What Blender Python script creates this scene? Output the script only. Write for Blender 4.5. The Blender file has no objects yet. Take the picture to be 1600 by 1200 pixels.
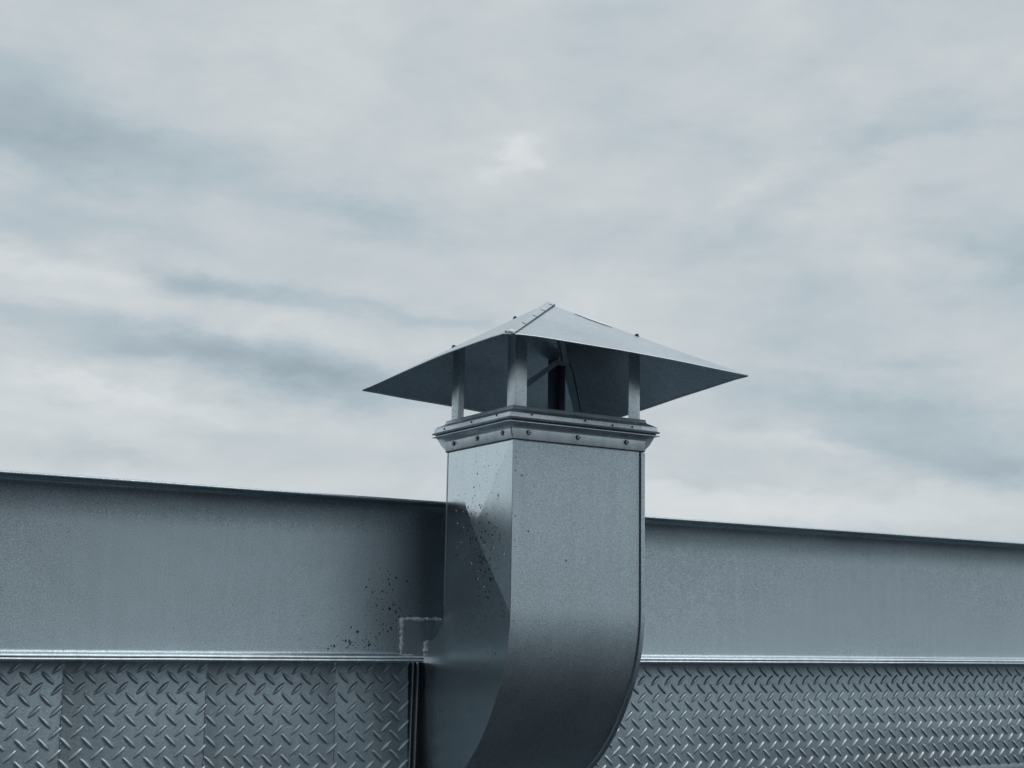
import bpy, bmesh, math, random
from mathutils import Vector, Matrix, noise
random.seed(7)
S = bpy.context.scene
COL = S.collection

# ---------------------------------------------------------------- camera
CAM_F = 2174.5                                     # focal length in pixels of a 1600 px wide frame
YAW, PITCH, ROLL = 0.5443, 0.1763, 0.0171
CAM_LOC = Vector((-1.2615, -2.3394, 0.0586))
fw = Vector((math.sin(YAW)*math.cos(PITCH), math.cos(YAW)*math.cos(PITCH), math.sin(PITCH)))
r0 = Vector((math.cos(YAW), -math.sin(YAW), 0)); u0 = r0.cross(fw)
rt = r0*math.cos(ROLL) + u0*math.sin(ROLL); up = u0*math.cos(ROLL) - r0*math.sin(ROLL)
cd = bpy.data.cameras.new('camera'); cam = bpy.data.objects.new('camera', cd); COL.objects.link(cam)
cd.sensor_fit = 'HORIZONTAL'; cd.sensor_width = 36.0; cd.lens = 36.0*CAM_F/1600.0
cd.clip_start = 0.05; cd.clip_end = 5000
cam.matrix_world = Matrix(((rt.x, up.x, -fw.x, CAM_LOC.x), (rt.y, up.y, -fw.y, CAM_LOC.y), (rt.z, up.z, -fw.z, CAM_LOC.z), (0, 0, 0, 1)))
S.camera = cam

# ---------------------------------------------------------------- sky, sun, exposure
SUN_EL, SUN_AZ = math.radians(52), math.radians(140)      # azimuth measured from +Y towards +X
S.view_settings.view_transform = 'Standard'; S.view_settings.look = 'None'
S.view_settings.exposure = 0.0; S.view_settings.gamma = 1.0; S.view_settings.use_curve_mapping = False

W = bpy.data.worlds.new('World'); S.world = W; W.use_nodes = True
nt = W.node_tree; nt.nodes.clear()
def N(t, **kw):
    n = nt.nodes.new(t)
    for k, v in kw.items(): setattr(n, k, v)
    return n
def L(a, b): nt.links.new(a, b)
def M(op, a, b=None, c=None):
    n = N('ShaderNodeMath', operation=op)
    for i, v in enumerate((a, b, c)):
        if v is None: continue
        if isinstance(v, (int, float)): n.inputs[i].default_value = v
        else: L(v, n.inputs[i])
    return n.outputs[0]
tc = N('ShaderNodeTexCoord'); sep = N('ShaderNodeSeparateXYZ'); L(tc.outputs['Generated'], sep.inputs[0])
X_, Y_, Z_ = sep.outputs
az = M('ARCTAN2', X_, Y_); el = M('ARCSINE', Z_)
# slow wander of the cloud edges
def fbm(scale, sx, sy, sz, detail, rough, dist=0.0, off=(0, 0, 0)):
    mp = N('ShaderNodeMapping'); mp.inputs['Scale'].default_value = (sx, sy, sz); mp.inputs['Location'].default_value = off
    L(tc.outputs['Generated'], mp.inputs[0])
    n = N('ShaderNodeTexNoise'); n.inputs['Scale'].default_value = scale; n.inputs['Detail'].default_value = detail
    n.inputs['Roughness'].default_value = rough; n.inputs['Distortion'].default_value = dist
    L(mp.outputs[0], n.inputs[0]); return n
n1 = fbm(12.0, 1, 1, 2.4, 7, 0.6, 0.0, (1.3, 0.4, 0.2)); s1 = N('ShaderNodeSeparateColor'); L(n1.outputs['Color'], s1.inputs[0])
azw = M('ADD', az, M('MULTIPLY', M('SUBTRACT', s1.outputs[0], 0.5), 0.13))
elw = M('ADD', el, M('MULTIPLY', M('SUBTRACT', s1.outputs[1], 0.5), 0.05))
# cloud banks: azimuth, elevation (radians), half-lengths, tilt, lightness
BANKS = [
 (60, 180, 200, 70, 15, -.08), (100, 235, 180, 30, 8, -.05), (300, 250, 220, 35, 12, -.06), (580, 335, 110, 28, 12, -.07),
 (200, 360, 80, 22, 5, -.05), (40, 350, 90, 25, -5, -.04), (280, 445, 70, 20, 5, -.10), (400, 455, 120, 14, 10, -.08),
 (560, 475, 120, 16, 8, -.06), (730, 500, 70, 10, 5, -.05), (200, 520, 240, 30, 9, -.08), (420, 575, 190, 36, 8, -.09),
 (560, 600, 130, 35, 5, -.06), (60, 525, 120, 22, 5, -.04), (160, 710, 90, 18, 8, -.07), (120, 630, 60, 8, 5, -.03),
 (350, 680, 110, 16, 3, -.03), (90, 415, 140, 22, 6, .07), (120, 470, 260, 18, 5, .05), (500, 520, 200, 14, 6, .03),
 (130, 600, 250, 12, 8, .04), (300, 650, 500, 50, 0, .05), (250, 770, 400, 40, 0, .05), (810, 240, 34, 24, 0, .08),
 (880, 270, 120, 30, 0, .03), (1400, 200, 150, 36, -8, -.065), (1240, 300, 170, 24, -28, -.045), (1500, 300, 60, 30, 0, -.03),
 (1570, 400, 80, 60, 0, -.08), (1560, 110, 80, 60, 20, .03), (1420, 400, 110, 30, 15, .045), (1150, 290, 80, 14, -30, .03),
 (1340, 640, 170, 26, 8, -.09), (1420, 710, 170, 34, 12, -.08), (1540, 690, 130, 40, 10, -.05), (1400, 560, 140, 14, 3, -.05),
 (1570, 740, 60, 20, 0, -.06), (1260, 565, 130, 18, 2, .03), (1250, 700, 120, 10, 10, .05), (1300, 795, 320, 26, 3, .08),
 (1080, 755, 140, 8, 4, -.03)]
val = None
for (px, py, sx, sy, ang, amp) in BANKS:
    d = (fw*CAM_F + rt*(px-800) - up*(py-600)).normalized()
    a0, e0 = math.atan2(d.x, d.y), math.asin(d.z)
    ca, sa = math.cos(math.radians(ang)), math.sin(math.radians(ang))
    da = M('SUBTRACT', azw, a0); de = M('SUBTRACT', elw, e0)
    kx, ky = CAM_F/sx, CAM_F/sy
    p = M('ADD', M('MULTIPLY', da, ca*kx), M('MULTIPLY', de, -sa*kx))
    q = M('ADD', M('MULTIPLY', da, sa*ky), M('MULTIPLY', de, ca*ky))
    g = M('MULTIPLY', M('EXPONENT', M('MULTIPLY', M('ADD', M('MULTIPLY', p, p), M('MULTIPLY', q, q)), -0.8)), amp)
    val = g if val is None else M('ADD', val, g)
n2 = fbm(6.5, 1, 1, 2.0, 9, 0.58, 0.25, (4.3, 2.4, 1.2))
n4 = fbm(11.0, 1, 1, 2.4, 9, 0.62, 0.2, (2.3, 5.4, 1.2))
n3 = fbm(1.6, 1, 1, 2.4, 4, 0.5, 0.1, (7.3, 1.4, 3.2))
tot = M('ADD', M('MULTIPLY', M('SUBTRACT', n4.outputs[0], 0.5), 0.17), M('ADD', M('ADD', M('ADD', M('MULTIPLY', val, 1.25), 0.583), M('MULTIPLY', M('SUBTRACT', n2.outputs[0], 0.5), 0.24)), M('MULTIPLY', M('SUBTRACT', n3.outputs[0], 0.5), 0.10)))
cr = N('ShaderNodeValToRGB'); L(tot, cr.inputs[0])
cr.color_ramp.elements[0].position = 0.36; cr.color_ramp.elements[0].color = (0.305, 0.386, 0.440, 1)
cr.color_ramp.elements[1].position = 0.72; cr.color_ramp.elements[1].color = (0.700, 0.733, 0.748, 1)
e = cr.color_ramp.elements.new(0.50); e.color = (0.440, 0.521, 0.566, 1)
e = cr.color_ramp.elements.new(0.60); e.color = (0.562, 0.612, 0.640, 1)
sc_ = N('ShaderNodeVectorMath', operation='SCALE'); L(cr.outputs[0], sc_.inputs[0]); sc_.inputs['Scale'].default_value = 10.0
sky = N('ShaderNodeTexSky', sky_type='NISHITA'); sky.sun_disc = False; sky.sun_elevation = SUN_EL; sky.sun_rotation = SUN_AZ
mx = N('ShaderNodeMix', data_type='RGBA'); mx.inputs[0].default_value = 0.97
L(sky.outputs[0], mx.inputs[6]); L(sc_.outputs[0], mx.inputs[7])
bg = N('ShaderNodeBackground'); bg.inputs[1].default_value = 0.10; L(mx.outputs[2], bg.inputs[0])
wo = N('ShaderNodeOutputWorld'); L(bg.outputs[0], wo.inputs[0])

sl = bpy.data.lights.new('sun', 'SUN'); sl.energy = 0.9; sl.angle = math.radians(40); sl.color = (1.0, 0.985, 0.965)
so = bpy.data.objects.new('sun', sl); COL.objects.link(so)
sd = Vector((math.sin(SUN_AZ)*math.cos(SUN_EL), math.cos(SUN_AZ)*math.cos(SUN_EL), math.sin(SUN_EL)))
so.rotation_euler = sd.to_track_quat('Z', 'Y').to_euler()

# ---------------------------------------------------------------- materials
def metal(name, base=(.42, .48, .52), rough=.40, metallic=.85, grain=.10, mott=.10, bump=.12, runs=0.0):
    m = bpy.data.materials.new(name); m.use_nodes = True
    t = m.node_tree; b = t.nodes['Principled BSDF']
    def n(ty, **kw):
        x = t.nodes.new(ty)
        for k, v in kw.items(): setattr(x, k, v)
        return x
    tcn = n('ShaderNodeTexCoord')
    def noi(scale, det, mapscale=None):
        x = n('ShaderNodeTexNoise'); x.inputs['Scale'].default_value = scale; x.inputs['Detail'].default_value = det
        src = tcn.outputs['Object']
        if mapscale:
            mp = n('ShaderNodeMapping'); mp.inputs['Scale'].default_value = mapscale; t.links.new(src, mp.inputs[0]); src = mp.outputs[0]
        t.links.new(src, x.inputs[0]); return x
    def rng(src, lo, hi, a=.3, z=.7):
        r = n('ShaderNodeMapRange'); r.inputs[1].default_value = a; r.inputs[2].default_value = z
        r.inputs[3].default_value = lo; r.inputs[4].default_value = hi; t.links.new(src, r.inputs[0]); return r.outputs[0]
    def mul(a, c):
        x = n('ShaderNodeMath', operation='MULTIPLY'); t.links.new(a, x.inputs[0]); t.links.new(c, x.inputs[1]); return x.outputs[0]
    big = noi(5, 5); fine = noi(680, 2); mid = noi(60, 4); drip = noi(10, 4, (6, 6, .45))
    f = mul(rng(big.outputs[0], 1-mott, 1+mott), rng(fine.outputs[0], 1-grain*1.6, 1+grain*1.6))
    f = mul(f, rng(drip.outputs[0], 1-mott*.8, 1+mott*.6)); f = mul(f, rng(mid.outputs[0], 1-mott*.35, 1+mott*.35))
    # thin scratches / dust specks
    vo = n('ShaderNodeTexVoronoi'); vo.inputs['Scale'].default_value = 45; t.links.new(tcn.outputs['Object'], vo.inputs[0])
    f = mul(f, rng(vo.outputs['Distance'], .62, 1.0, .035, .06))
    v = n('ShaderNodeVectorMath', operation='SCALE'); v.inputs[0].default_value = base; t.links.new(f, v.inputs['Scale'])
    t.links.new(v.outputs[0], b.inputs['Base Color'])
    t.links.new(rng(big.outputs[0], rough-.05, rough+.06), b.inputs['Roughness'])
    b.inputs['Metallic'].default_value = metallic
    bp = n('ShaderNodeBump'); bp.inputs['Strength'].default_value = bump; bp.inputs['Distance'].default_value = .001
    t.links.new(fine.outputs[0], bp.inputs['Height'])
    wav = noi(9, 2); bp2 = n('ShaderNodeBump'); bp2.inputs['Strength'].default_value = .10; bp2.inputs['Distance'].default_value = .01
    t.links.new(wav.outputs[0], bp2.inputs['Height']); t.links.new(bp.outputs[0], bp2.inputs['Normal'])
    t.links.new(bp2.outputs[0], b.inputs['Normal'])
    return m
def plain(name, col, rough, metallic=0.0):
    m = bpy.data.materials.new(name); m.use_nodes = True; t = m.node_tree; b = t.nodes['Principled BSDF']
    no = t.nodes.new('ShaderNodeTexNoise'); no.inputs['Scale'].default_value = 80
    tcn = t.nodes.new('ShaderNodeTexCoord'); t.links.new(tcn.outputs['Object'], no.inputs[0])
    r = t.nodes.new('ShaderNodeMapRange'); r.inputs[3].default_value = .75; r.inputs[4].default_value = 1.25; t.links.new(no.outputs[0], r.inputs[0])
    v = t.nodes.new('ShaderNodeVectorMath'); v.operation = 'SCALE'; v.inputs[0].default_value = col; t.links.new(r.outputs[0], v.inputs['Scale'])
    t.links.new(v.outputs[0], b.inputs['Base Color']); b.inputs['Roughness'].default_value = rough; b.inputs['Metallic'].default_value = metallic
    return m
M_BEAM = metal('beam_paint', (.45, .53, .58), .40, .93, .27, .04)
M_LIP = metal('pale_flange_edge', (.62, .70, .75), .40, .92, .12, .14)  # paler than the beam paint; bottom flange and patch plate
M_TREAD = metal('tread_paint', (.38, .455, .50), .40, .75, .24, .09)
M_LUG = metal('worn_highlit_lug', (.54, .62, .665), .38, .85, .16, .16)  # worn lugs, base colour also raised to give them a bright highlight
M_DUCT = metal('duct_paint', (.50, .585, .635), .48, .94, .24, .05, .10)
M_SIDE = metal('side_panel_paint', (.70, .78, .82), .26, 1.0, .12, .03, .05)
M_HAT = metal('cap_paint', (.70, .755, .79), .40, .90, .09, .05)
M_UNDER = metal('cap_underside_shaded', (.46, .54, .60), .45, .88, .30, .08)  # darker copy of the cap paint: underside shade put into the colour
M_TRIM = metal('collar_paint', (.74, .82, .87), .36, .90, .14, .12)
M_SHADED = metal('shaded_steel', (.16, .20, .24), .50, .90, .12, .10)  # on the rear post this dark colour stands for shade under the cap
M_WELD = metal('weld_metal', (.95, .97, .98), .5, .15, .15, .25, .5)
M_DARK = plain('dark_steel', (.035, .045, .055), .45, .5)
M_DROP = plain('grime_drop', (.012, .018, .026), .35)
M_BARE = plain('bare_primer', (.86, .90, .92), .5, 0)
M_GROUND = plain('asphalt', (.022, .027, .034), .9); M_GROUND.node_tree.nodes['Principled BSDF'].inputs['Specular IOR Level'].default_value = .15

# ---------------------------------------------------------------- helpers
def empty(name, label, cat, loc=(0, 0, 0)):
    o = bpy.data.objects.new(name, None); COL.objects.link(o); o.location = loc; o.empty_display_size = .1
    o['label'] = label; o['category'] = cat
    return o
def link(name, me, parent=None, kind=None, label=None):
    o = bpy.data.objects.new(name, me); COL.objects.link(o)
    if parent is not None:
        o.parent = parent
        # all meshes are written in world coordinates; undo the parent chain's offset
        off = Vector((0, 0, 0)); p = parent
        while p is not None: off += p.location; p = p.parent
        o.location = -off
    if kind: o['kind'] = kind
    if label: o['label'] = label
    return o
def mesh(name, vs, fs, mat, smooth=False, bevel=0.0, weld=True):
    me = bpy.data.meshes.new(name)
    bm = bmesh.new(); vv = [bm.verts.new(v) for v in vs]
    for f in fs:
        try: bm.faces.new([vv[i] for i in f])
        except ValueError: pass
    if weld: bmesh.ops.remove_doubles(bm, verts=bm.verts, dist=1e-6)
    bmesh.ops.recalc_face_normals(bm, faces=bm.faces)
    if bevel: bmesh.ops.bevel(bm, geom=list(bm.edges), offset=bevel, segments=2, affect='EDGES', profile=.6)
    if smooth is True:
        for f in bm.faces: f.smooth = True
    elif smooth:
        for f in bm.faces: f.smooth = True
        for e in bm.edges:
            if len(e.link_faces) == 2 and e.calc_face_angle(0) > smooth: e.smooth = False
    bm.to_mesh(me); bm.free(); me.materials.append(mat); return me
def box_vf(x0, x1, y0, y1, z0, z1):
    v = [(x, y, z) for x in (x0, x1) for y in (y0, y1) for z in (z0, z1)]
    return v, [(0, 1, 3, 2), (4, 6, 7, 5), (0, 4, 5, 1), (2, 3, 7, 6), (0, 2, 6, 4), (1, 5, 7, 3)]
def join(parts):
    V, F = [], []
    for v, f in parts:
        n = len(V); V += list(v); F += [tuple(i+n for i in q) for q in f]
    return V, F
def box(name, ext, mat, parent, bevel=.0006, **kw):
    v, f = box_vf(*ext); return link(name, mesh(name, v, f, mat, smooth=.6 if bevel else False, bevel=bevel), parent, **kw)
def extrude_x(profile, x0, x1, nseg=1, wob=None):
    """closed (y,z) profile swept along x"""
    n = len(profile); V = []; F = []
    for s in range(nseg+1):
        x = x0+(x1-x0)*s/nseg
        for (y, z) in profile:
            dy, dz = wob(x, y, z) if wob else (0, 0)
            V.append((x, y+dy, z+dz))
    for s in range(nseg):
        for i in range(n):
            j = (i+1) % n; F.append((s*n+i, s*n+j, (s+1)*n+j, (s+1)*n+i))
    F.append(tuple(range(n))); F.append(tuple(nseg*n+i for i in reversed(range(n))))
    return V, F
def tube_vf(pts, rad, seg=8, jitter=0.0):
    V, F = [], []
    pts = [Vector(p) for p in pts]
    for i, p in enumerate(pts):
        t = (pts[min(i+1, len(pts)-1)]-pts[max(i-1, 0)]).normalized()
        a = t.cross(Vector((.13, .31, .94))).normalized(); b = t.cross(a)
        r = (rad[i] if isinstance(rad, list) else rad)
        if jitter: r *= 1+random.uniform(-jitter, jitter)
        for k in range(seg):
            th = 2*math.pi*k/seg; V.append(p + a*math.cos(th)*r + b*math.sin(th)*r)
    for i in range(len(pts)-1):
        for k in range(seg):
            j = (k+1) % seg; F.append((i*seg+k, i*seg+j, (i+1)*seg+j, (i+1)*seg+k))
    F.append(tuple(range(seg))); F.append(tuple((len(pts)-1)*seg+k for k in reversed(range(seg))))
    return V, F
def weld_vf(a, b, r=.002, step=.0022):
    a, b = Vector(a), Vector(b); n = max(4, int((b-a).length/step)); pts = []; rad = []
    for i in range(n+1):
        p = a.lerp(b, i/n)
        w = .35*r
        pts.append(p+Vector((random.uniform(-w, w), random.uniform(-w, w)*.4, random.uniform(-w, w))))
        rad.append(r*(random.uniform(.55, 1.15)))
    return tube_vf(pts, rad, 7)
def disc_vf(c, nrm, r, h, seg=6, rot=0.0):
    c = Vector(c); nrm = Vector(nrm).normalized()
    a = nrm.cross(Vector((.01, .02, 1) if abs(nrm.z) < .9 else (1, 0, 0))).normalized(); b = nrm.cross(a)
    V = []
    for k in range(2):
        for i in range(seg):
            th = 2*math.pi*i/seg+rot; V.append(c+nrm*(h if k else -.0006)+(a*math.cos(th)+b*math.sin(th))*r*(.92 if k else 1))
    F = [(i, (i+1) % seg, seg+(i+1) % seg, seg+i) for i in range(seg)] + [tuple(range(seg)), tuple(seg+i for i in reversed(range(seg)))]
    return V, F
def drop_vf(c, nrm, r, el=1.0):
    """small flattened splash bead"""
    c = Vector(c); nrm = Vector(nrm).normalized(); a = nrm.cross(Vector((0, 0, 1))).normalized(); b = nrm.cross(a)
    V = [c+nrm*r*.35]; F = []
    sg = 6; k0 = [random.uniform(.75, 1.2) for _ in range(sg)]
    for i in range(sg):
        th = 2*math.pi*i/sg; V.append(c-nrm*.0003+(a*math.cos(th)+b*math.sin(th)*el)*r*k0[i])
    for i in range(sg): F.append((0, 1+i, 1+(i+1) % sg))
    return V, F

# ---------------------------------------------------------------- ground
GZ = -1.55
g = link('ground', mesh('ground', [(-1500, -1500, GZ), (1500, -1500, GZ), (1500, 1500, GZ), (-1500, 1500, GZ)], [(0, 1, 2, 3)], M_GROUND), kind='structure')
link('yard', mesh('yard', [(-1500, -1500, GZ+.004), (1500, -1500, GZ+.004), (1500, -3.4, GZ+.004), (-1500, -3.4, GZ+.004)], [(0, 1, 2, 3)], plain('added_yard_pale', (.10, .115, .125), .9)), kind='structure')  # paler ground added out of view for the metal to reflect

# ---------------------------------------------------------------- dark building added out of view across the yard (to darken reflections in the metal)
M_ADDED = plain('added_building_dark', (.014, .018, .024), .8)
M_GLASS = plain('added_building_glass', (.02, .025, .03), .1)
added_bldg = empty('added_dark_building', 'unseen dark building added for reflections, across the yard behind the viewer', 'building', (-6, -9, GZ))
def added_part(name, x0, x1, y0, y1, z0, z1, mat, parent=added_bldg):
    v, f = box_vf(x0, x1, y0, y1, z0, z1); return link(name, mesh(name, v, f, mat), parent)
added_part('wall', -12.5, -0.3, -14, -9, GZ, GZ+8.2, M_ADDED)
added_part('roof', -12.7, -0.1, -14.2, -8.8, GZ+8.2, GZ+8.5, M_ADDED)
for k in range(5):
    wn = added_part('window', -11.8+k*2.2, -10.5+k*2.2, -9, -8.95, GZ+1.2, GZ+2.6, M_ADDED)
    added_part('pane', -11.7+k*2.2, -10.6+k*2.2, -8.95, -8.94, GZ+1.3, GZ+2.5, M_GLASS, wn)

# ---------------------------------------------------------------- duct dimensions (metres)
DW, FY, BY = .2836, -.2621, -.0230           # width; front and back planes
ZC = .3955                                   # underside of the collar
EY, EZ = .040, .100                          # elbow centre line
RO, RI = EY-FY, EY-BY
WY = .050                                    # plane of the web
TY = .062                                    # plane of the tread plate
XL, XR = -3.2, 5.2

# ---------------------------------------------------------------- steel beam (channel) along the top of the wall
beam = empty('steel_beam', 'long smooth grey painted steel channel beam running behind the vent, above the diamond plate', 'beam', (1, WY, 0))
def arc(cy, cz, r, a0, a1, n=6):
    return [(cy+r*math.cos(math.radians(a0+(a1-a0)*i/n)), cz+r*math.sin(math.radians(a0+(a1-a0)*i/n))) for i in range(n+1)]
def wob(x, y, z): return (.0012*noise.noise(Vector((x*1.3, 3.1, z*2))), 0)
# web with long root fillets that run into the flanges
prof = [(WY+.009, .0105), (WY+.009, .2948), (WY-.0145, .2948)] + [(WY-.016+.016*math.sin(t*math.pi/16), .2300+.0645*math.cos(t*math.pi/16)) for t in range(0, 9)] \
     + [(WY-.008+.008*math.cos(t*math.pi/12), .0188-.008*math.sin(t*math.pi/12)) for t in range(0, 7)] + [(WY-.016, .0102)]
v, f = extrude_x(prof, XL, XR, 90, wob)
link('web', mesh('web', v, f, M_BEAM, smooth=.5), beam)
# top flange: thin rounded lip
tp = [(WY+.012, .2950), (WY+.012, .3018)] + arc(.0033, .2990, .0028, 90, 200, 6) + [(.0018, .2962), (.0060, .2951), (.0300, .2950)]
v, f = extrude_x(tp, XL, XR, 60, lambda x, y, z: (.0006*noise.noise(Vector((x*3, 1, 1))), .0006*noise.noise(Vector((x*4, 5, 2)))))
link('top_flange', mesh('top_flange', v, f, M_BEAM, smooth=.6), beam)
# bottom flange in two lengths, notched around the duct; its lip has a shallow roll groove
bp_ = [(WY+.012, .0098), (WY+.012, .0002), (.0042, .0002)] + arc(.0032, .0030, .0030, 265, 165, 5) + [(.0014, .0052)] + arc(.0046, .0078, .0046, 190, 95, 6) + [(.012, .0112), (WY-.022, .0112)]
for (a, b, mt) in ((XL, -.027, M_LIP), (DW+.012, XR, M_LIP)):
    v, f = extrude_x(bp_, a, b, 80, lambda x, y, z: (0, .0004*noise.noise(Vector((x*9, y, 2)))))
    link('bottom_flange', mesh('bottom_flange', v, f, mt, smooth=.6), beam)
# ragged sealant / weld under the left length of flange
ws = []
x = -1.3
while x < -.05:
    ln_ = random.uniform(.02, .12)
    if random.random() < .75: ws.append(weld_vf((x, .006, .0002), (min(x+ln_, -.04), .006, .0002), random.uniform(.0010, .0019), .003))
    x += ln_+random.uniform(0, .02)
x = .45
while x < 2.2:
    ln_ = random.uniform(.008, .05)
    if random.random() < .4: ws.append(weld_vf((x, .006, .0002), (x+ln_, .006, .0002), random.uniform(.0008, .0015), .003))
    x += ln_+random.uniform(0.02, .1)
v, f = join(ws); link('weld_bead', mesh('weld_bead', v, f, M_BEAM, smooth=True), beam, kind='stuff')
# L-shaped patch plate welded into the corner beside the duct
poly = [(-.052, .079), (.034, .0795), (.034, .034), (-.0012, .034), (-.0012, .0115), (-.050, .0115)]
y0, y1 = WY-.0035, WY+.003
V = [(x, y0, z) for x, z in poly]+[(x, y1, z) for x, z in poly]; n = len(poly)
F = [tuple(range(n)), tuple(n+i for i in reversed(range(n)))]+[(i, (i+1) % n, n+(i+1) % n, n+i) for i in range(n)]
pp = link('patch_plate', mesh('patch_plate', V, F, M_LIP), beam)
yb = WY-.0035
v, f = join([weld_vf((-.0515, yb, .0125), (-.0525, yb, .080), .0044), weld_vf((-.052, yb, .0795), (.034, yb, .0800), .0034),
             weld_vf((-.0010, yb, .012), (-.0010, yb, .036), .0040), weld_vf((-.0010, yb, .036), (.009, yb, .0375), .0040),
             weld_vf((-.052, yb-.002, .0125), (-.025, yb-.004, .0115), .0022)])
link('weld_bead', mesh('patch_weld_bead', v, f, M_WELD, smooth=True), pp, kind='stuff')
# grime specks splashed over the web beside the duct
dr = []
for i in range(260):
    t = random.random()
    x = random.gauss(-.085, .030)-.05*(1-t)**3; z = .022+.15*t**1.6
    if z < .05: x -= abs(random.gauss(0, .03))
    if x > .02: continue
    r = random.choice([.0008, .0010, .0012, .0015, .0019, .0027])*random.uniform(.7, 1.0)
    dr.append(drop_vf((x, WY+wob(x, 0, z)[0], z), (0, -1, 0), r, random.uniform(.8, 1.7)))
for i in range(40):
    dr.append(drop_vf((random.uniform(-.9, 1.8), WY-.0006, random.uniform(.03, .26)), (0, -1, 0), random.uniform(.0005, .0011)))
v, f = join(dr); link('grime_specks', mesh('grime_specks', v, f, M_DROP, smooth=True), beam, kind='stuff')

# ---------------------------------------------------------------- wall below the beam: tread plate panels, ledge, lower sheets
wall = empty('metal_wall', 'grey painted diamond tread plate wall with seams, set back under the smooth steel beam', 'wall', (1, TY, GZ))
wall['kind'] = 'thing'; beam['kind'] = 'thing'
PZ0, PZ1 = -.240, -.0006; LEAN = .052          # the plates lean 3 degrees forward at the foot
seams = [-.1781-.2453*i for i in range(0, 13)]
panels = [(-.1781, -.0275)]
for i in range(12): panels.append((seams[i+1], seams[i]))
panels.append((DW+.020, XR))
def lug_mesh():
    LN, HW, HH = .0162, .0042, .0045
    V, F = [], []; n = 7; rings = 5
    for i in range(n+1):
        s = -1+2*i/n; w = HW*(1-abs(s)**2.3)**.8 if abs(s) < 1 else 0; h = HH*(1-abs(s)**3)**.6 if abs(s) < 1 else 0
        for k in range(rings):
            th = math.pi*k/(rings-1); V.append((s*LN, -h*math.sin(th)+.0002, w*math.cos(th)))
    for i in range(n):
        for k in range(rings-1): F.append((i*rings+k, i*rings+k+1, (i+1)*rings+k+1, (i+1)*rings+k))
    return V, F
LV, LF = lug_mesh()
lug_up = mesh('lug_rising', [tuple(Matrix.Rotation(-math.radians(45), 3, 'Y') @ Vector(v)) for v in LV], LF, M_LUG, smooth=True)
lug_dn = mesh('lug_falling', [tuple(Matrix.Rotation(math.radians(45), 3, 'Y') @ Vector(v)) for v in LV], LF, M_LUG, smooth=True)
PITCH_L = .0353
singles = []; rest = []
for pi, (a, b) in enumerate(panels):
    right = a > 0
    ff = TY+random.uniform(0, .0005) if not right else TY
    me = box_vf(a+.0006, b-.0006, ff, ff+.004, PZ0, PZ1); me = ([(x, y+LEAN*z, z) for x, y, z in me[0]], me[1])
    po = link('tread_panel', mesh('tread_panel', me[0], me[1], M_TREAD, bevel=.0005, smooth=.6), wall)
    if right: ox, oz = .5723, -.0549
    else: ox, oz = -.6239 + (.004 if pi == 0 else 0) + random.uniform(-.004, .004)*(pi > 3), -.0297 + random.uniform(-.002, .002)*(pi != 3)
    x0 = ox-round((ox-a)/PITCH_L+2)*PITCH_L; nx = int((b-a)/PITCH_L)+5
    for ix in range(nx):
        for iz in range(-3, 10):
            for kind, dx in ((0, 0), (1, .5)):
                x = x0+(ix+dx)*PITCH_L; z = oz-(iz+dx)*PITCH_L
                if not (a+.004 < x < b-.004) or not (PZ0+.006 < z < PZ1-.004): continue
                x += random.gauss(0, .0003); z += random.gauss(0, .0003)
                rest_item = (kind, x, ff+LEAN*z, z, po)
                vis = (-.83 < x < -.02 or .27 < x < 1.75) and z > -.215
                (singles if vis else rest).append(rest_item)
# the 300 that show largest stay individual, further ones are joined
singles.sort(key=lambda t: (Vector((t[1], t[2], t[3]))-CAM_LOC).length)
rest += singles[300:]; singles = singles[:300]
for kind, x, y, z, po in singles:
    o = bpy.data.objects.new('lug', lug_up if kind else lug_dn); COL.objects.link(o); o.parent = po
    off = Vector((0, 0, 0)); p = po
    while p is not None: off += p.location; p = p.parent
    o.location = Vector((x, y, z))-off
V, F = [], []
RU = Matrix.Rotation(-math.radians(45), 3, 'Y'); RD = Matrix.Rotation(math.radians(45), 3, 'Y')
LU = [RU @ Vector(v) for v in LV]; LD = [RD @ Vector(v) for v in LV]
for kind, x, y, z, po in rest:
    n = len(V); o = Vector((x, y, z)); V += [v+o for v in (LU if kind else LD)]; F += [tuple(i+n for i in q) for q in LF]
link('lug_relief', mesh('lug_relief', V, F, M_LUG, smooth=True, weld=False), wall, kind='stuff')
# patchy weld along the seams
ws = []
for s in seams[:6]:
    z = -.235
    while z < -.02:
        ln_ = random.uniform(.004, .018)
        if random.random() < .6: ws.append(weld_vf((s+random.uniform(-.001, .001), TY+LEAN*z, z), (s+random.uniform(-.0015, .0015), TY+LEAN*z, z+ln_), random.uniform(.0008, .0016)))
        z += ln_+random.uniform(.002, .018)
v, f = join(ws); link('weld_bead', mesh('seam_weld_bead', v, f, M_TREAD, smooth=True), wall, kind='stuff')
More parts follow.
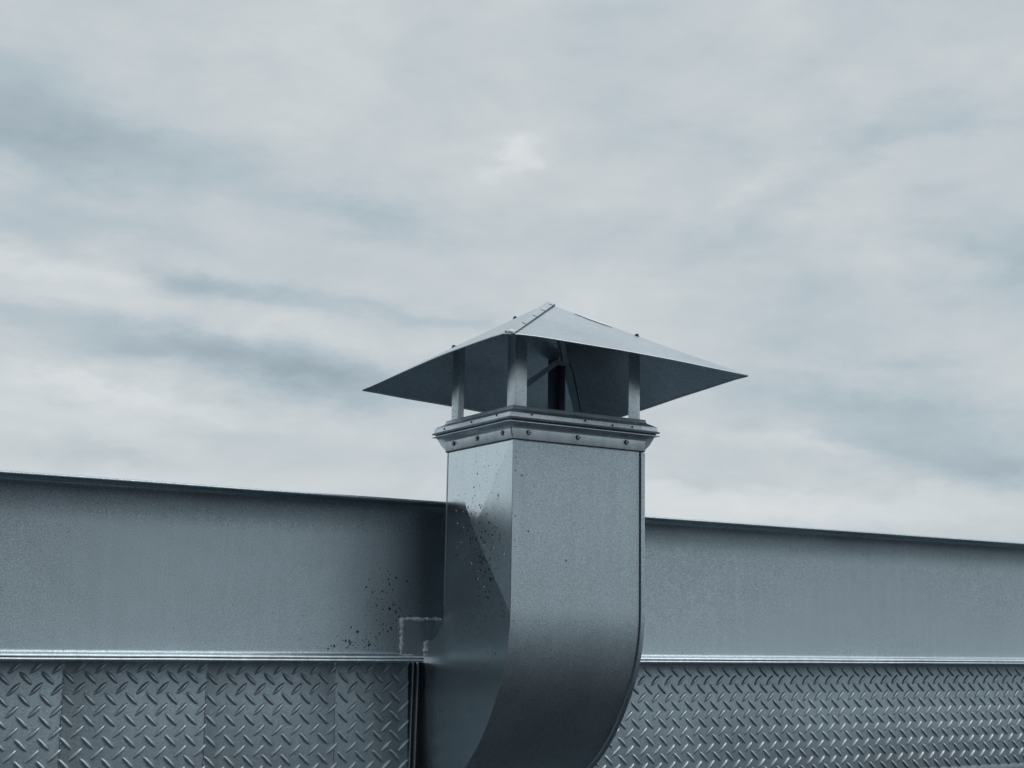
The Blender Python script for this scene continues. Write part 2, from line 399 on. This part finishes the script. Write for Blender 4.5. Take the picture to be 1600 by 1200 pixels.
# frame of the opening the duct passes through: leaning angle on the left, upright on the right
def slanted(x0t, x0b, wd, y0, y1, zt, zb):
    v = [(x0t, y0, zt), (x0t+wd, y0, zt), (x0b+wd, y0, zb), (x0b, y0, zb), (x0t, y1, zt), (x0t+wd, y1, zt), (x0b+wd, y1, zb), (x0b, y1, zb)]
    return v, [(0, 1, 2, 3), (7, 6, 5, 4), (0, 4, 5, 1), (1, 5, 6, 2), (2, 6, 7, 3), (3, 7, 4, 0)]
for wdt, xt, y0 in ((.0015, -.0195, TY-.004), (.0020, -.0100, TY-.006)):
    v, f = slanted(xt, xt-.009, wdt, y0, TY+.010, -.001, PZ0)
    link('frame_strip', mesh('frame_strip', [(x, y+LEAN*z, z) for x, y, z in v], f, M_TRIM, bevel=.0004, smooth=.6), wall)
v, f = box_vf(-.0345, -.0006, TY+.0015, TY+.010, PZ0, -.0012)
link('gap_shade', mesh('gap_shade', [(x, y+LEAN*z, z) for x, y, z in v], f, M_DARK), wall)  # dark sheet standing for the shade in the frame gap
box('frame_strip', (DW+.013, DW+.0185, TY-.006, TY+.010, PZ0, -.001), M_TRIM, wall)
# ledge and sheets below
box('ledge', (XL, XR, TY-.010, TY+.06, -.262, -.2405), M_BEAM, wall, bevel=.002)
for i in range(7):
    a = XL+i*1.2; box('wall_sheet', (a+.001, a+1.199, TY+.006, TY+.05, GZ, -.2625), M_BEAM, wall, bevel=.001)

# ---------------------------------------------------------------- exhaust vent
vent = empty('exhaust_vent', 'grey sheet metal exhaust duct rising from the wall under a pyramid rain cap', 'vent', (DW/2, (FY+BY)/2, EZ))
def path(r, n=28, ztop=ZC+.004, yend=.15):
    pts = [(EY-r, ztop), (EY-r, (ztop+EZ)/2), (EY-r, EZ)]
    for i in range(1, n+1):
        th = math.pi/2*i/n
        q = r+(.017*max(0, (math.degrees(th)-33)/28)**1.4 if r > .2 else 0)      # the outer curve opens out towards the wall
        pts.append((EY-q*math.cos(th), EZ-q*math.sin(th)))
    pts.append((yend, pts[-1][1])); return pts
def sheet(name, x0, x1, r, thick, mat, parent=None, ztop=ZC+.004, n=28, **kw):
    po = path(r, n, ztop); pi = path(r-thick, n, ztop); V = []; F = []
    for (y, z), (y2, z2) in zip(po, pi): V += [(x0, y, z), (x1, y, z), (x1, y2, z2), (x0, y2, z2)]
    m = len(po)
    for i in range(m-1):
        for k in range(4): F.append((4*i+k, 4*i+(k+1) % 4, 4*i+4+(k+1) % 4, 4*i+4+k))
    F += [(0, 1, 2, 3), tuple(4*(m-1)+k for k in (3, 2, 1, 0))]
    return link(name, mesh(name, V, F, mat, smooth=.5), parent or vent, **kw)
fp = sheet('front_panel', .0016, DW-.0085, RO, .0016, M_DUCT)
sheet('seam_strip', .0002, .0075, RO+.0012, .0011, M_DUCT, fp)                    # folded lock seam on the left corner
sheet('seam_strip', DW-.0062, DW+.0022, RO+.0035, .0090, M_DUCT, fp, ztop=ZC-.004)  # standing seam on the right corner
sheet('seam_dark_line', DW-.0085, DW-.0062, RO-.0040, .0010, M_DARK, fp)
sheet('back_panel', .0016, DW-.0012, RI, .0014, M_DUCT)
# cheeks: cross-broken rectangle above, plain sector round the elbow
def cheek(xp, sgn, mat):
    zt = ZC+.004; h = .0160
    V = [(xp, FY+.0004, zt), (xp, BY, zt), (xp, BY, .066), (xp, FY+.0004, .091)]
    cz = (zt+.0785)/2; cy = (FY+BY)/2-.014; V.append((xp+sgn*h, cy, cz)); F = [(0, 1, 4), (1, 2, 4), (2, 3, 4), (3, 0, 4)]
    n = 28; V2 = []; F2 = []
    o = path(RO, n)[2:]; i_ = path(RI, n)[2:]
    V2 = [(xp, FY+.0004, .091)]+[(xp, y, z) for y, z in o[1:]]; 
    inn = [(xp, BY, .066)]+[(xp, y, z) for y, z in i_[1:]]
    inn = [(xp, y, min(z, .066) if y < -.01 else z) for (_, y, z) in inn]
    m = len(V2); 
    for k in range(m-1): F2.append((k, k+1, m+k+1, m+k))
    V2 += inn
    v, f = join([(V, F), (V2, F2)])
    o = link('side_panel', mesh('side_panel', v, f, mat, smooth=False), vent)
    return o
ch = cheek(0.0, -1, M_SIDE)
cheek(DW-.0010, 1, M_SIDE)
box('edge_hem', (-.0012, .0004, BY-.0035, BY-.0003, .105, ZC-.002), M_DUCT, ch, bevel=.0004)
# splashes on the left cheek
def cheek_x(y, z):
    yc = (FY+BY)/2-.014; u = (y-yc)/((BY-yc) if y > yc else (yc-FY)); v = (z-.239)/(.1605)
    return -.0160*max(0, 1-max(abs(u), abs(v)))
dr = []; fl = []
def on_cheek(y, z, r, el=1.0, tgt=None): (dr if tgt is None else tgt).append(drop_vf((cheek_x(y, z)-.0001, y, z), (-1, 0, 0), r, el))
for i in range(330):
    z = random.gauss(.225, .045); y = random.gauss(-.165, .036)-.12*(.225-z)
    if not (FY+.012 < y < BY-.01 and .10 < z < .385): continue
    on_cheek(y, z, random.choice([.0007, .0009, .0012, .0014, .0018, .0025])*random.uniform(.7, 1.05), random.uniform(.8, 1.6))
for i in range(150):
    y = random.uniform(FY+.01, BY-.02); z = random.uniform(.02, .24)
    on_cheek(y, z, random.uniform(.0006, .0013), random.uniform(.8, 2.2))
for i in range(28):
    on_cheek(random.uniform(FY+.02, BY-.02), random.uniform(.27, .375), random.uniform(.0008, .0016), random.uniform(1, 1.8))
for i in range(26):
    on_cheek(random.gauss(-.15, .05), random.uniform(.12, .34), random.uniform(.0008, .0019), random.uniform(1, 2.2), fl)
v, f = join(dr); link('grime_specks', mesh('cheek_specks', v, f, M_DROP, smooth=True), ch, kind='stuff')
v, f = join(fl); link('pale_specks', mesh('pale_specks', v, f, M_BARE, smooth=True), ch, kind='stuff')
# rivets down the left seam strip
for z in (.372, .361, .351, .338, .258, .216, .205, .078):
    yy = FY if z > EZ else EY-math.sqrt(RO**2-(EZ-z)**2)
    v, f = disc_vf((.0062+random.uniform(-.0012, .0012), yy-.0012, z), (0, -1, 0), random.uniform(.0007, .0016), .0006, 7)
    link('rivet', mesh('rivet', v, f, M_DARK), fp)
for (x, z) in ((.0345, .233), (.115, .185), (.020, .33)):
    v, f = disc_vf((x, FY, z), (0, -1, 0), .0016, .0006, 7); link('rivet', mesh('rivet', v, f, M_DARK), fp)

# collar: two mitred angle rings bolted lip to lip
def ring(name, prof, mat, parent, x0=0., x1=DW, y0=FY, y1=BY, bev=.0005):
    V, F = [], []; n = len(prof)
    for (sx, sy) in ((-1, -1), (1, -1), (1, 1), (-1, 1)):
        for (o, z) in prof: V.append(((x0 if sx < 0 else x1)+sx*o, (y0 if sy < 0 else y1)+sy*o, z))
    for c in range(4):
        d = (c+1) % 4
        for i in range(n): F.append((c*n+i, c*n+(i+1) % n, d*n+(i+1) % n, d*n+i))
    return link(name, mesh(name, V, F, mat, bevel=bev, smooth=.5), parent)
Z0 = ZC-.001
low = ring('lower_collar', [(.0012, Z0+.001), (.0035, Z0), (.0042, Z0+.0185), (.0060, Z0+.0230), (.0110, Z0+.0262), (.0230, Z0+.0268), (.0230, Z0+.0282), (.0105, Z0+.0285), (.0012, Z0+.0285)], M_TRIM, vent)
for (sx, sy) in ((-1, -1), (1, -1), (-1, 1), (1, 1)):      # corner ears where the angle legs are cut and spread
    cx, cy = (0 if sx < 0 else DW), (FY if sy < 0 else BY); n_ = Vector((sx, -sy, 0)).normalized()*.0012
    base = [Vector((cx+sx*.002, cy+sy*.002, Z0+.001)), Vector((cx+sx*.009, cy+sy*.009, Z0+.0110)), Vector((cx+sx*.0165, cy+sy*.0165, Z0+.0284)), Vector((cx+sx*.002, cy+sy*.002, Z0+.0284))]
    V = [p+n_ for p in base]+[p-n_ for p in base]
    link('corner_ear', mesh('corner_ear', V, [(0, 1, 2, 3), (7, 6, 5, 4), (0, 4, 5, 1), (1, 5, 6, 2), (2, 6, 7, 3), (3, 7, 4, 0)], M_TRIM), low)
ring('collar_joint', [(.0000, Z0-.0018), (.0026, Z0-.0018), (.0026, Z0-.0002), (.0000, Z0-.0002)], M_DARK, low, bev=0)
ring('collar_shade_ring', [(.0000, Z0+.0286), (.0175, Z0+.0286), (.0175, Z0+.0322), (.0000, Z0+.0322)], M_DARK, low, bev=0)  # dark ring between the lips, standing for the flange's shaded underside
upc = ring('upper_collar', [(.0000, Z0+.0322), (.0220, Z0+.0322), (.0235, Z0+.0345), (.0200, Z0+.0362), (.0192, Z0+.0440), (.0050, Z0+.0525), (.0036, Z0+.0590), (.0012, Z0+.0590), (-.0020, Z0+.0400)], M_TRIM, vent)
# bolts on the lower skirt (washer + head)
fn = Vector((0, -1, -.18)).normalized(); ln2 = Vector((-1, 0, -.18)).normalized()
def bolt(c, nrm, r, parent):
    nrm = Vector(nrm); c = Vector(c)
    v, f = disc_vf(c, nrm, r*1.12, .0007, 16); b = link('bolt', mesh('bolt', v, f, M_DARK, smooth=.5), parent)
    v, f = disc_vf(c+nrm*.0005+Vector((.0004, -.0002, .0005)), nrm, r*.86, .0014, 16); link('washer', mesh('washer', v, f, M_TRIM, smooth=.5), b)
    v, f = disc_vf(c+nrm*.0018+Vector((.0008, -.0004, .0004)), nrm, r*.40, .0014, 6, .3); link('bolt_head', mesh('bolt_head', v, f, M_SHADED), b)
for x in (.030, .135, .243): bolt((x, FY-.0052, Z0+.0125), fn, .0043, low)
for y in (FY+.030, FY+.120, BY-.030): bolt((-.0052, y, Z0+.0125), ln2, .0043, low)
for y in (FY+.05, BY-.05): bolt((DW+.0052, y, Z0+.0125), Vector((1, 0, -.55)).normalized(), .0043, low)
for (x, y) in ((-.015, BY+.013), (DW+.014, FY-.012), (DW+.014, BY+.014)):
    v, f = tube_vf([(x, y, Z0+.024), (x, y, Z0+.0470)], .0022, 7); v2, f2 = disc_vf((x, y, Z0+.0375), (0, 0, 1), .0044, .0038)
    v, f = join([(v, f), (v2, f2)]); link('clamp_bolt', mesh('clamp_bolt', v, f, M_TRIM), upc)
# screws in the upper collar
un = Vector((0, -.97, .25)).normalized(); ul = Vector((-.97, 0, .25)).normalized()
for (x, k) in ((.026, .8), (.140, .75), (.200, .3), (.245, .45)):
    o = .0200-.0008*k; z = Z0+.0366+.0070*k
    v, f = disc_vf((x, FY-o, z), un, .0021, .0010, 8); link('screw', mesh('screw', v, f, M_DARK), upc)
for (y, k) in ((FY+.025, .8), (FY+.115, .6), (BY-.02, .5)):
    o = .0200-.0008*k; z = Z0+.0366+.0070*k
    v, f = disc_vf((-o, y, z), ul, .0021, .0010, 8); link('screw', mesh('screw', v, f, M_DARK), upc)
# inner lining of the throat so that one looks into a dark duct, and the four angle posts
PI_ = .0040
CX = dict(F=Vector((-.1170, -.4170, .5410)), L=Vector((-.1170, .1169, .5222)), R=Vector((.4043, -.4195, .5280)), B=Vector((.4030, .1300, .4900)), P=Vector((.1430, -.1440, .6815)))
def cap_z(x, y):                                     # height of the pyramid over a plan point
    P = CX['P']
    for a, b in (('F', 'R'), ('R', 'B'), ('B', 'L'), ('L', 'F')):
        A, B = CX[a], CX[b]; n = (A-P).cross(B-P)
        # inside wedge P-A-B in plan
        def cr2(u, v): return u.x*v.y-u.y*v.x
        q = Vector((x, y, 0)); c1 = cr2(A-P, q-P); c2 = cr2(q-P, B-P)
        if c1 >= -1e-9 and c2 >= -1e-9: return P.z-(n.x*(x-P.x)+n.y*(y-P.y))/n.z
    return .6
def post(cx, cy, sx, sy, leg=.0255, th=.0022, mat=M_TRIM):
    z0 = Z0+.046
    plan = [(0, 0), (leg, 0), (leg, th), (th, th), (th, leg), (0, leg)]
    V = []
    for top in (0, 1):
        for (a, b) in plan:
            x, y = cx+sx*a, cy+sy*b; V.append((x, y, (cap_z(x, y)-.003) if top else z0))
    F = [tuple(range(6)), tuple(6+i for i in reversed(range(6)))]+[(i, (i+1) % 6, 6+(i+1) % 6, 6+i) for i in range(6)]
    o = link('post', mesh('post', V, F, mat, bevel=.0003, smooth=.6), vent)
    return o
pFL = post(PI_, FY+PI_, 1, 1); pBL = post(PI_, BY-PI_, 1, -1); post(DW-PI_, FY+PI_, -1, 1); post(DW-.036, BY-PI_, -1, -1, mat=M_SHADED)
for k, z in enumerate((.462, .470, .486, .500, .474)):
    v, f = disc_vf((PI_, BY-.010-.009*(k % 2), z), (-1, 0, 0), .0010, .0005, 6); link('rivet', mesh('rivet', v, f, M_DARK), pBL)

# rain cap: four sheet metal triangles
def cap_panel(a, b, bow, skew=.5, th=.0016):
    A, B, P = CX[a], CX[b], CX['P']; nu, nv = 16, 6; V = []; F = []
    nrm = (B-A).cross(P-A).normalized(); 
    if nrm.z < 0: nrm = -nrm
    for lay in (0, 1):
        for j in range(nv+1):
            v = j/nv
            for i in range(nu+1):
                u = i/nu; p = A.lerp(B, u); k = (u**skew*(1-u))/((skew/(1+skew))**skew*(1/(1+skew)))
                p = p+Vector((0, 0, bow*k)); q = p.lerp(P, v)
                q = q+Vector((0, 0, .0012*noise.noise(q*9)*(1-v)))
                V.append(q-(nrm*th if lay else Vector((0, 0, 0))))
    m = (nu+1)*(nv+1)
    for lay in (0, 1):
        for j in range(nv):
            for i in range(nu):
                o = lay*m; q = (o+j*(nu+1)+i, o+j*(nu+1)+i+1, o+(j+1)*(nu+1)+i+1, o+(j+1)*(nu+1)+i); F.append(q if not lay else q[::-1])
    for i in range(nu): F.append((i, m+i, m+i+1, i+1))
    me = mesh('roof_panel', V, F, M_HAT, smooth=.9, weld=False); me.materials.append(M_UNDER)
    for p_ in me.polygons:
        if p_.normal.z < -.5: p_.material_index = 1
    return link('roof_panel', me, cap)
cap = bpy.data.objects.new('rain_cap', None); COL.objects.link(cap); cap.parent = vent; cap.location = Vector((.143, -.144, .53))-vent.location; cap.empty_display_size = .1
pFR = cap_panel('F', 'R', .0075, .6); pLF = cap_panel('L', 'F', .0060, 1.6); cap_panel('R', 'B', .002); cap_panel('B', 'L', .002)
# rolled hem along each eave
def hem(a, b, bow, skew, r=.0014):
    pts = []
    for i in range(17):
        u = i/16; p = CX[a].lerp(CX[b], u); k = (u**skew*(1-u))/((skew/(1+skew))**skew*(1/(1+skew))); pts.append(p+Vector((0, 0, bow*k-.0008+.0012*noise.noise((p+Vector((0, 0, bow*k)))*9))))
    v, f = tube_vf(pts, r, 6); return link('eave_hem', mesh('eave_hem', v, f, M_HAT, smooth=True), cap)
hem('F', 'R', .0075, .6); hem('L', 'F', .0060, 1.6); hem('R', 'B', .002, .5, .0022); hem('B', 'L', .002, .5, .0022)
# lapped ridge seam on the near corner ridge, with its short slots
F_, P_, R_, L_, B_ = (CX[k] for k in 'FPRLB')
nFR = (R_-F_).cross(P_-F_).normalized(); nFR = nFR if nFR.z > 0 else -nFR
rid = (P_-F_).normalized(); inn = nFR.cross(rid).normalized()
if inn.dot(R_-F_) < 0: inn = -inn
Ln = (P_-F_).length
def onp(s, t, h): return F_+rid*s+inn*t+nFR*h
def strip_vf(s0, s1, t0, t1, h0, h1, n=1):
    V = []
    for h in (h0, h1):
        V += [onp(s0, t0, h), onp(s1, t0, h), onp(s1, t1, h), onp(s0, t1, h)]
    return V, [(0, 1, 2, 3), (7, 6, 5, 4), (0, 4, 5, 1), (1, 5, 6, 2), (2, 6, 7, 3), (3, 7, 4, 0)]
v, f = strip_vf(.010, Ln-.004, .0, .0150, .0010, .0042); rs = link('ridge_seam', mesh('ridge_seam', v, f, M_HAT, bevel=.0004, smooth=.6), cap)
v, f = strip_vf(.012, Ln-.006, .0151, .0172, .0010, .0036); link('seam_dark_line', mesh('ridge_edge_shadow', v, f, M_DARK), rs)  # dark strip laid along the seam as its edge shadow
for s in (.30, .55, .75, .96):
    s_ = s*(Ln-.01)
    v, f = strip_vf(s_-.0014, s_+.0014, .0070, .0148, .0040, .0047); link('slot', mesh('slot', v, f, M_DARK), rs)
v, f = strip_vf(.012, .030, .006, .014, .0042, .0062); link('rivet', mesh('ridge_tab', v, f, M_BARE), rs)
nl = Vector((-.25, .25, .93)).normalized(); nR = Vector((.25, -.25, .93)).normalized(); rl = pLF; rr = pFR
def cap_bolt(p, n, parent):
    v, f = disc_vf(p, n, .0056, .0012, 10); v2, f2 = disc_vf(Vector(p)+n*.0012, n, .0036, .0028, 6, .4)
    v, f = join([(v, f), (v2, f2)]); link('bolt', mesh('cap_bolt', v, f, M_DARK), parent)
for t in (.17, .50): cap_bolt(P_.lerp(L_, t)-nl*.0008, nl, rl)
for t in (.46,): cap_bolt(P_.lerp(R_, t)-nR*.0008, nR, rr)
# bare streak where the paint has flaked off near the right ridge
V = []; F = []
dr_ = (R_-P_).normalized(); iw = nFR.cross(dr_).normalized(); iw = iw if iw.dot(F_-P_) > 0 else -iw
nn = 26
for i in range(nn+1):
    t = .060+.080*i/nn; w = .0015+.0045*abs(noise.noise(Vector((t*60, .3, 2))))+.003*math.sin(math.pi*i/nn)
    for (ww, h) in ((.0015, .0020), (.0060+2.2*w, .0024)): V.append(P_+dr_*t+iw*ww+nFR*(h))
for i in range(nn): F.append((2*i, 2*i+1, 2*i+3, 2*i+2))
link('bare_streak', mesh('bare_streak', V, F, M_BARE), pFR)
v, f = disc_vf(F_.lerp(R_, .08)*.45+P_*.55+nFR*.001, nFR, .0016, .0006, 7); link('rivet', mesh('cap_rivet', v, f, M_DARK), pFR)

# stay strap and wire under the cap
def strap(name, pts, w, th, mat, parent):
    V, F = [], []
    pts = [Vector(p) for p in pts]
    for i, p in enumerate(pts):
        t = (pts[min(i+1, len(pts)-1)]-pts[max(i-1, 0)]).normalized(); s = t.cross(Vector((.52, .85, 0))).normalized(); n = t.cross(s)
        V += [p+s*w/2+n*th, p-s*w/2+n*th, p-s*w/2-n*th, p+s*w/2-n*th]
    for i in range(len(pts)-1):
        for k in range(4): F.append((4*i+k, 4*i+(k+1) % 4, 4*i+4+(k+1) % 4, 4*i+4+k))
    F += [(0, 1, 2, 3), tuple(4*(len(pts)-1)+k for k in (3, 2, 1, 0))]
    return link(name, mesh(name, V, F, mat), parent)
strap('stay_strap', [(.090, -.12, .505), (.1809, -.12, .5731), (.2032, -.12, .5744)], .010, .0008, M_HAT, vent)
strap('cap_bracket', [(.2032, -.12, .5744), (.200, -.12, .592), (.188, -.12, cap_z(.188, -.12)-.002)], .009, .0008, M_HAT, vent)
v, f = tube_vf([(.2125, -.12, .575), (.2214, -.12, .5549), (.2470, -.12, .455)], .0012, 6); link('wire', mesh('wire', v, f, M_DARK), vent)
v, f = tube_vf([(.2214, -.115, .572), (.300, -.115, .545), (.349, -.115, .5175)], .0008, 5)
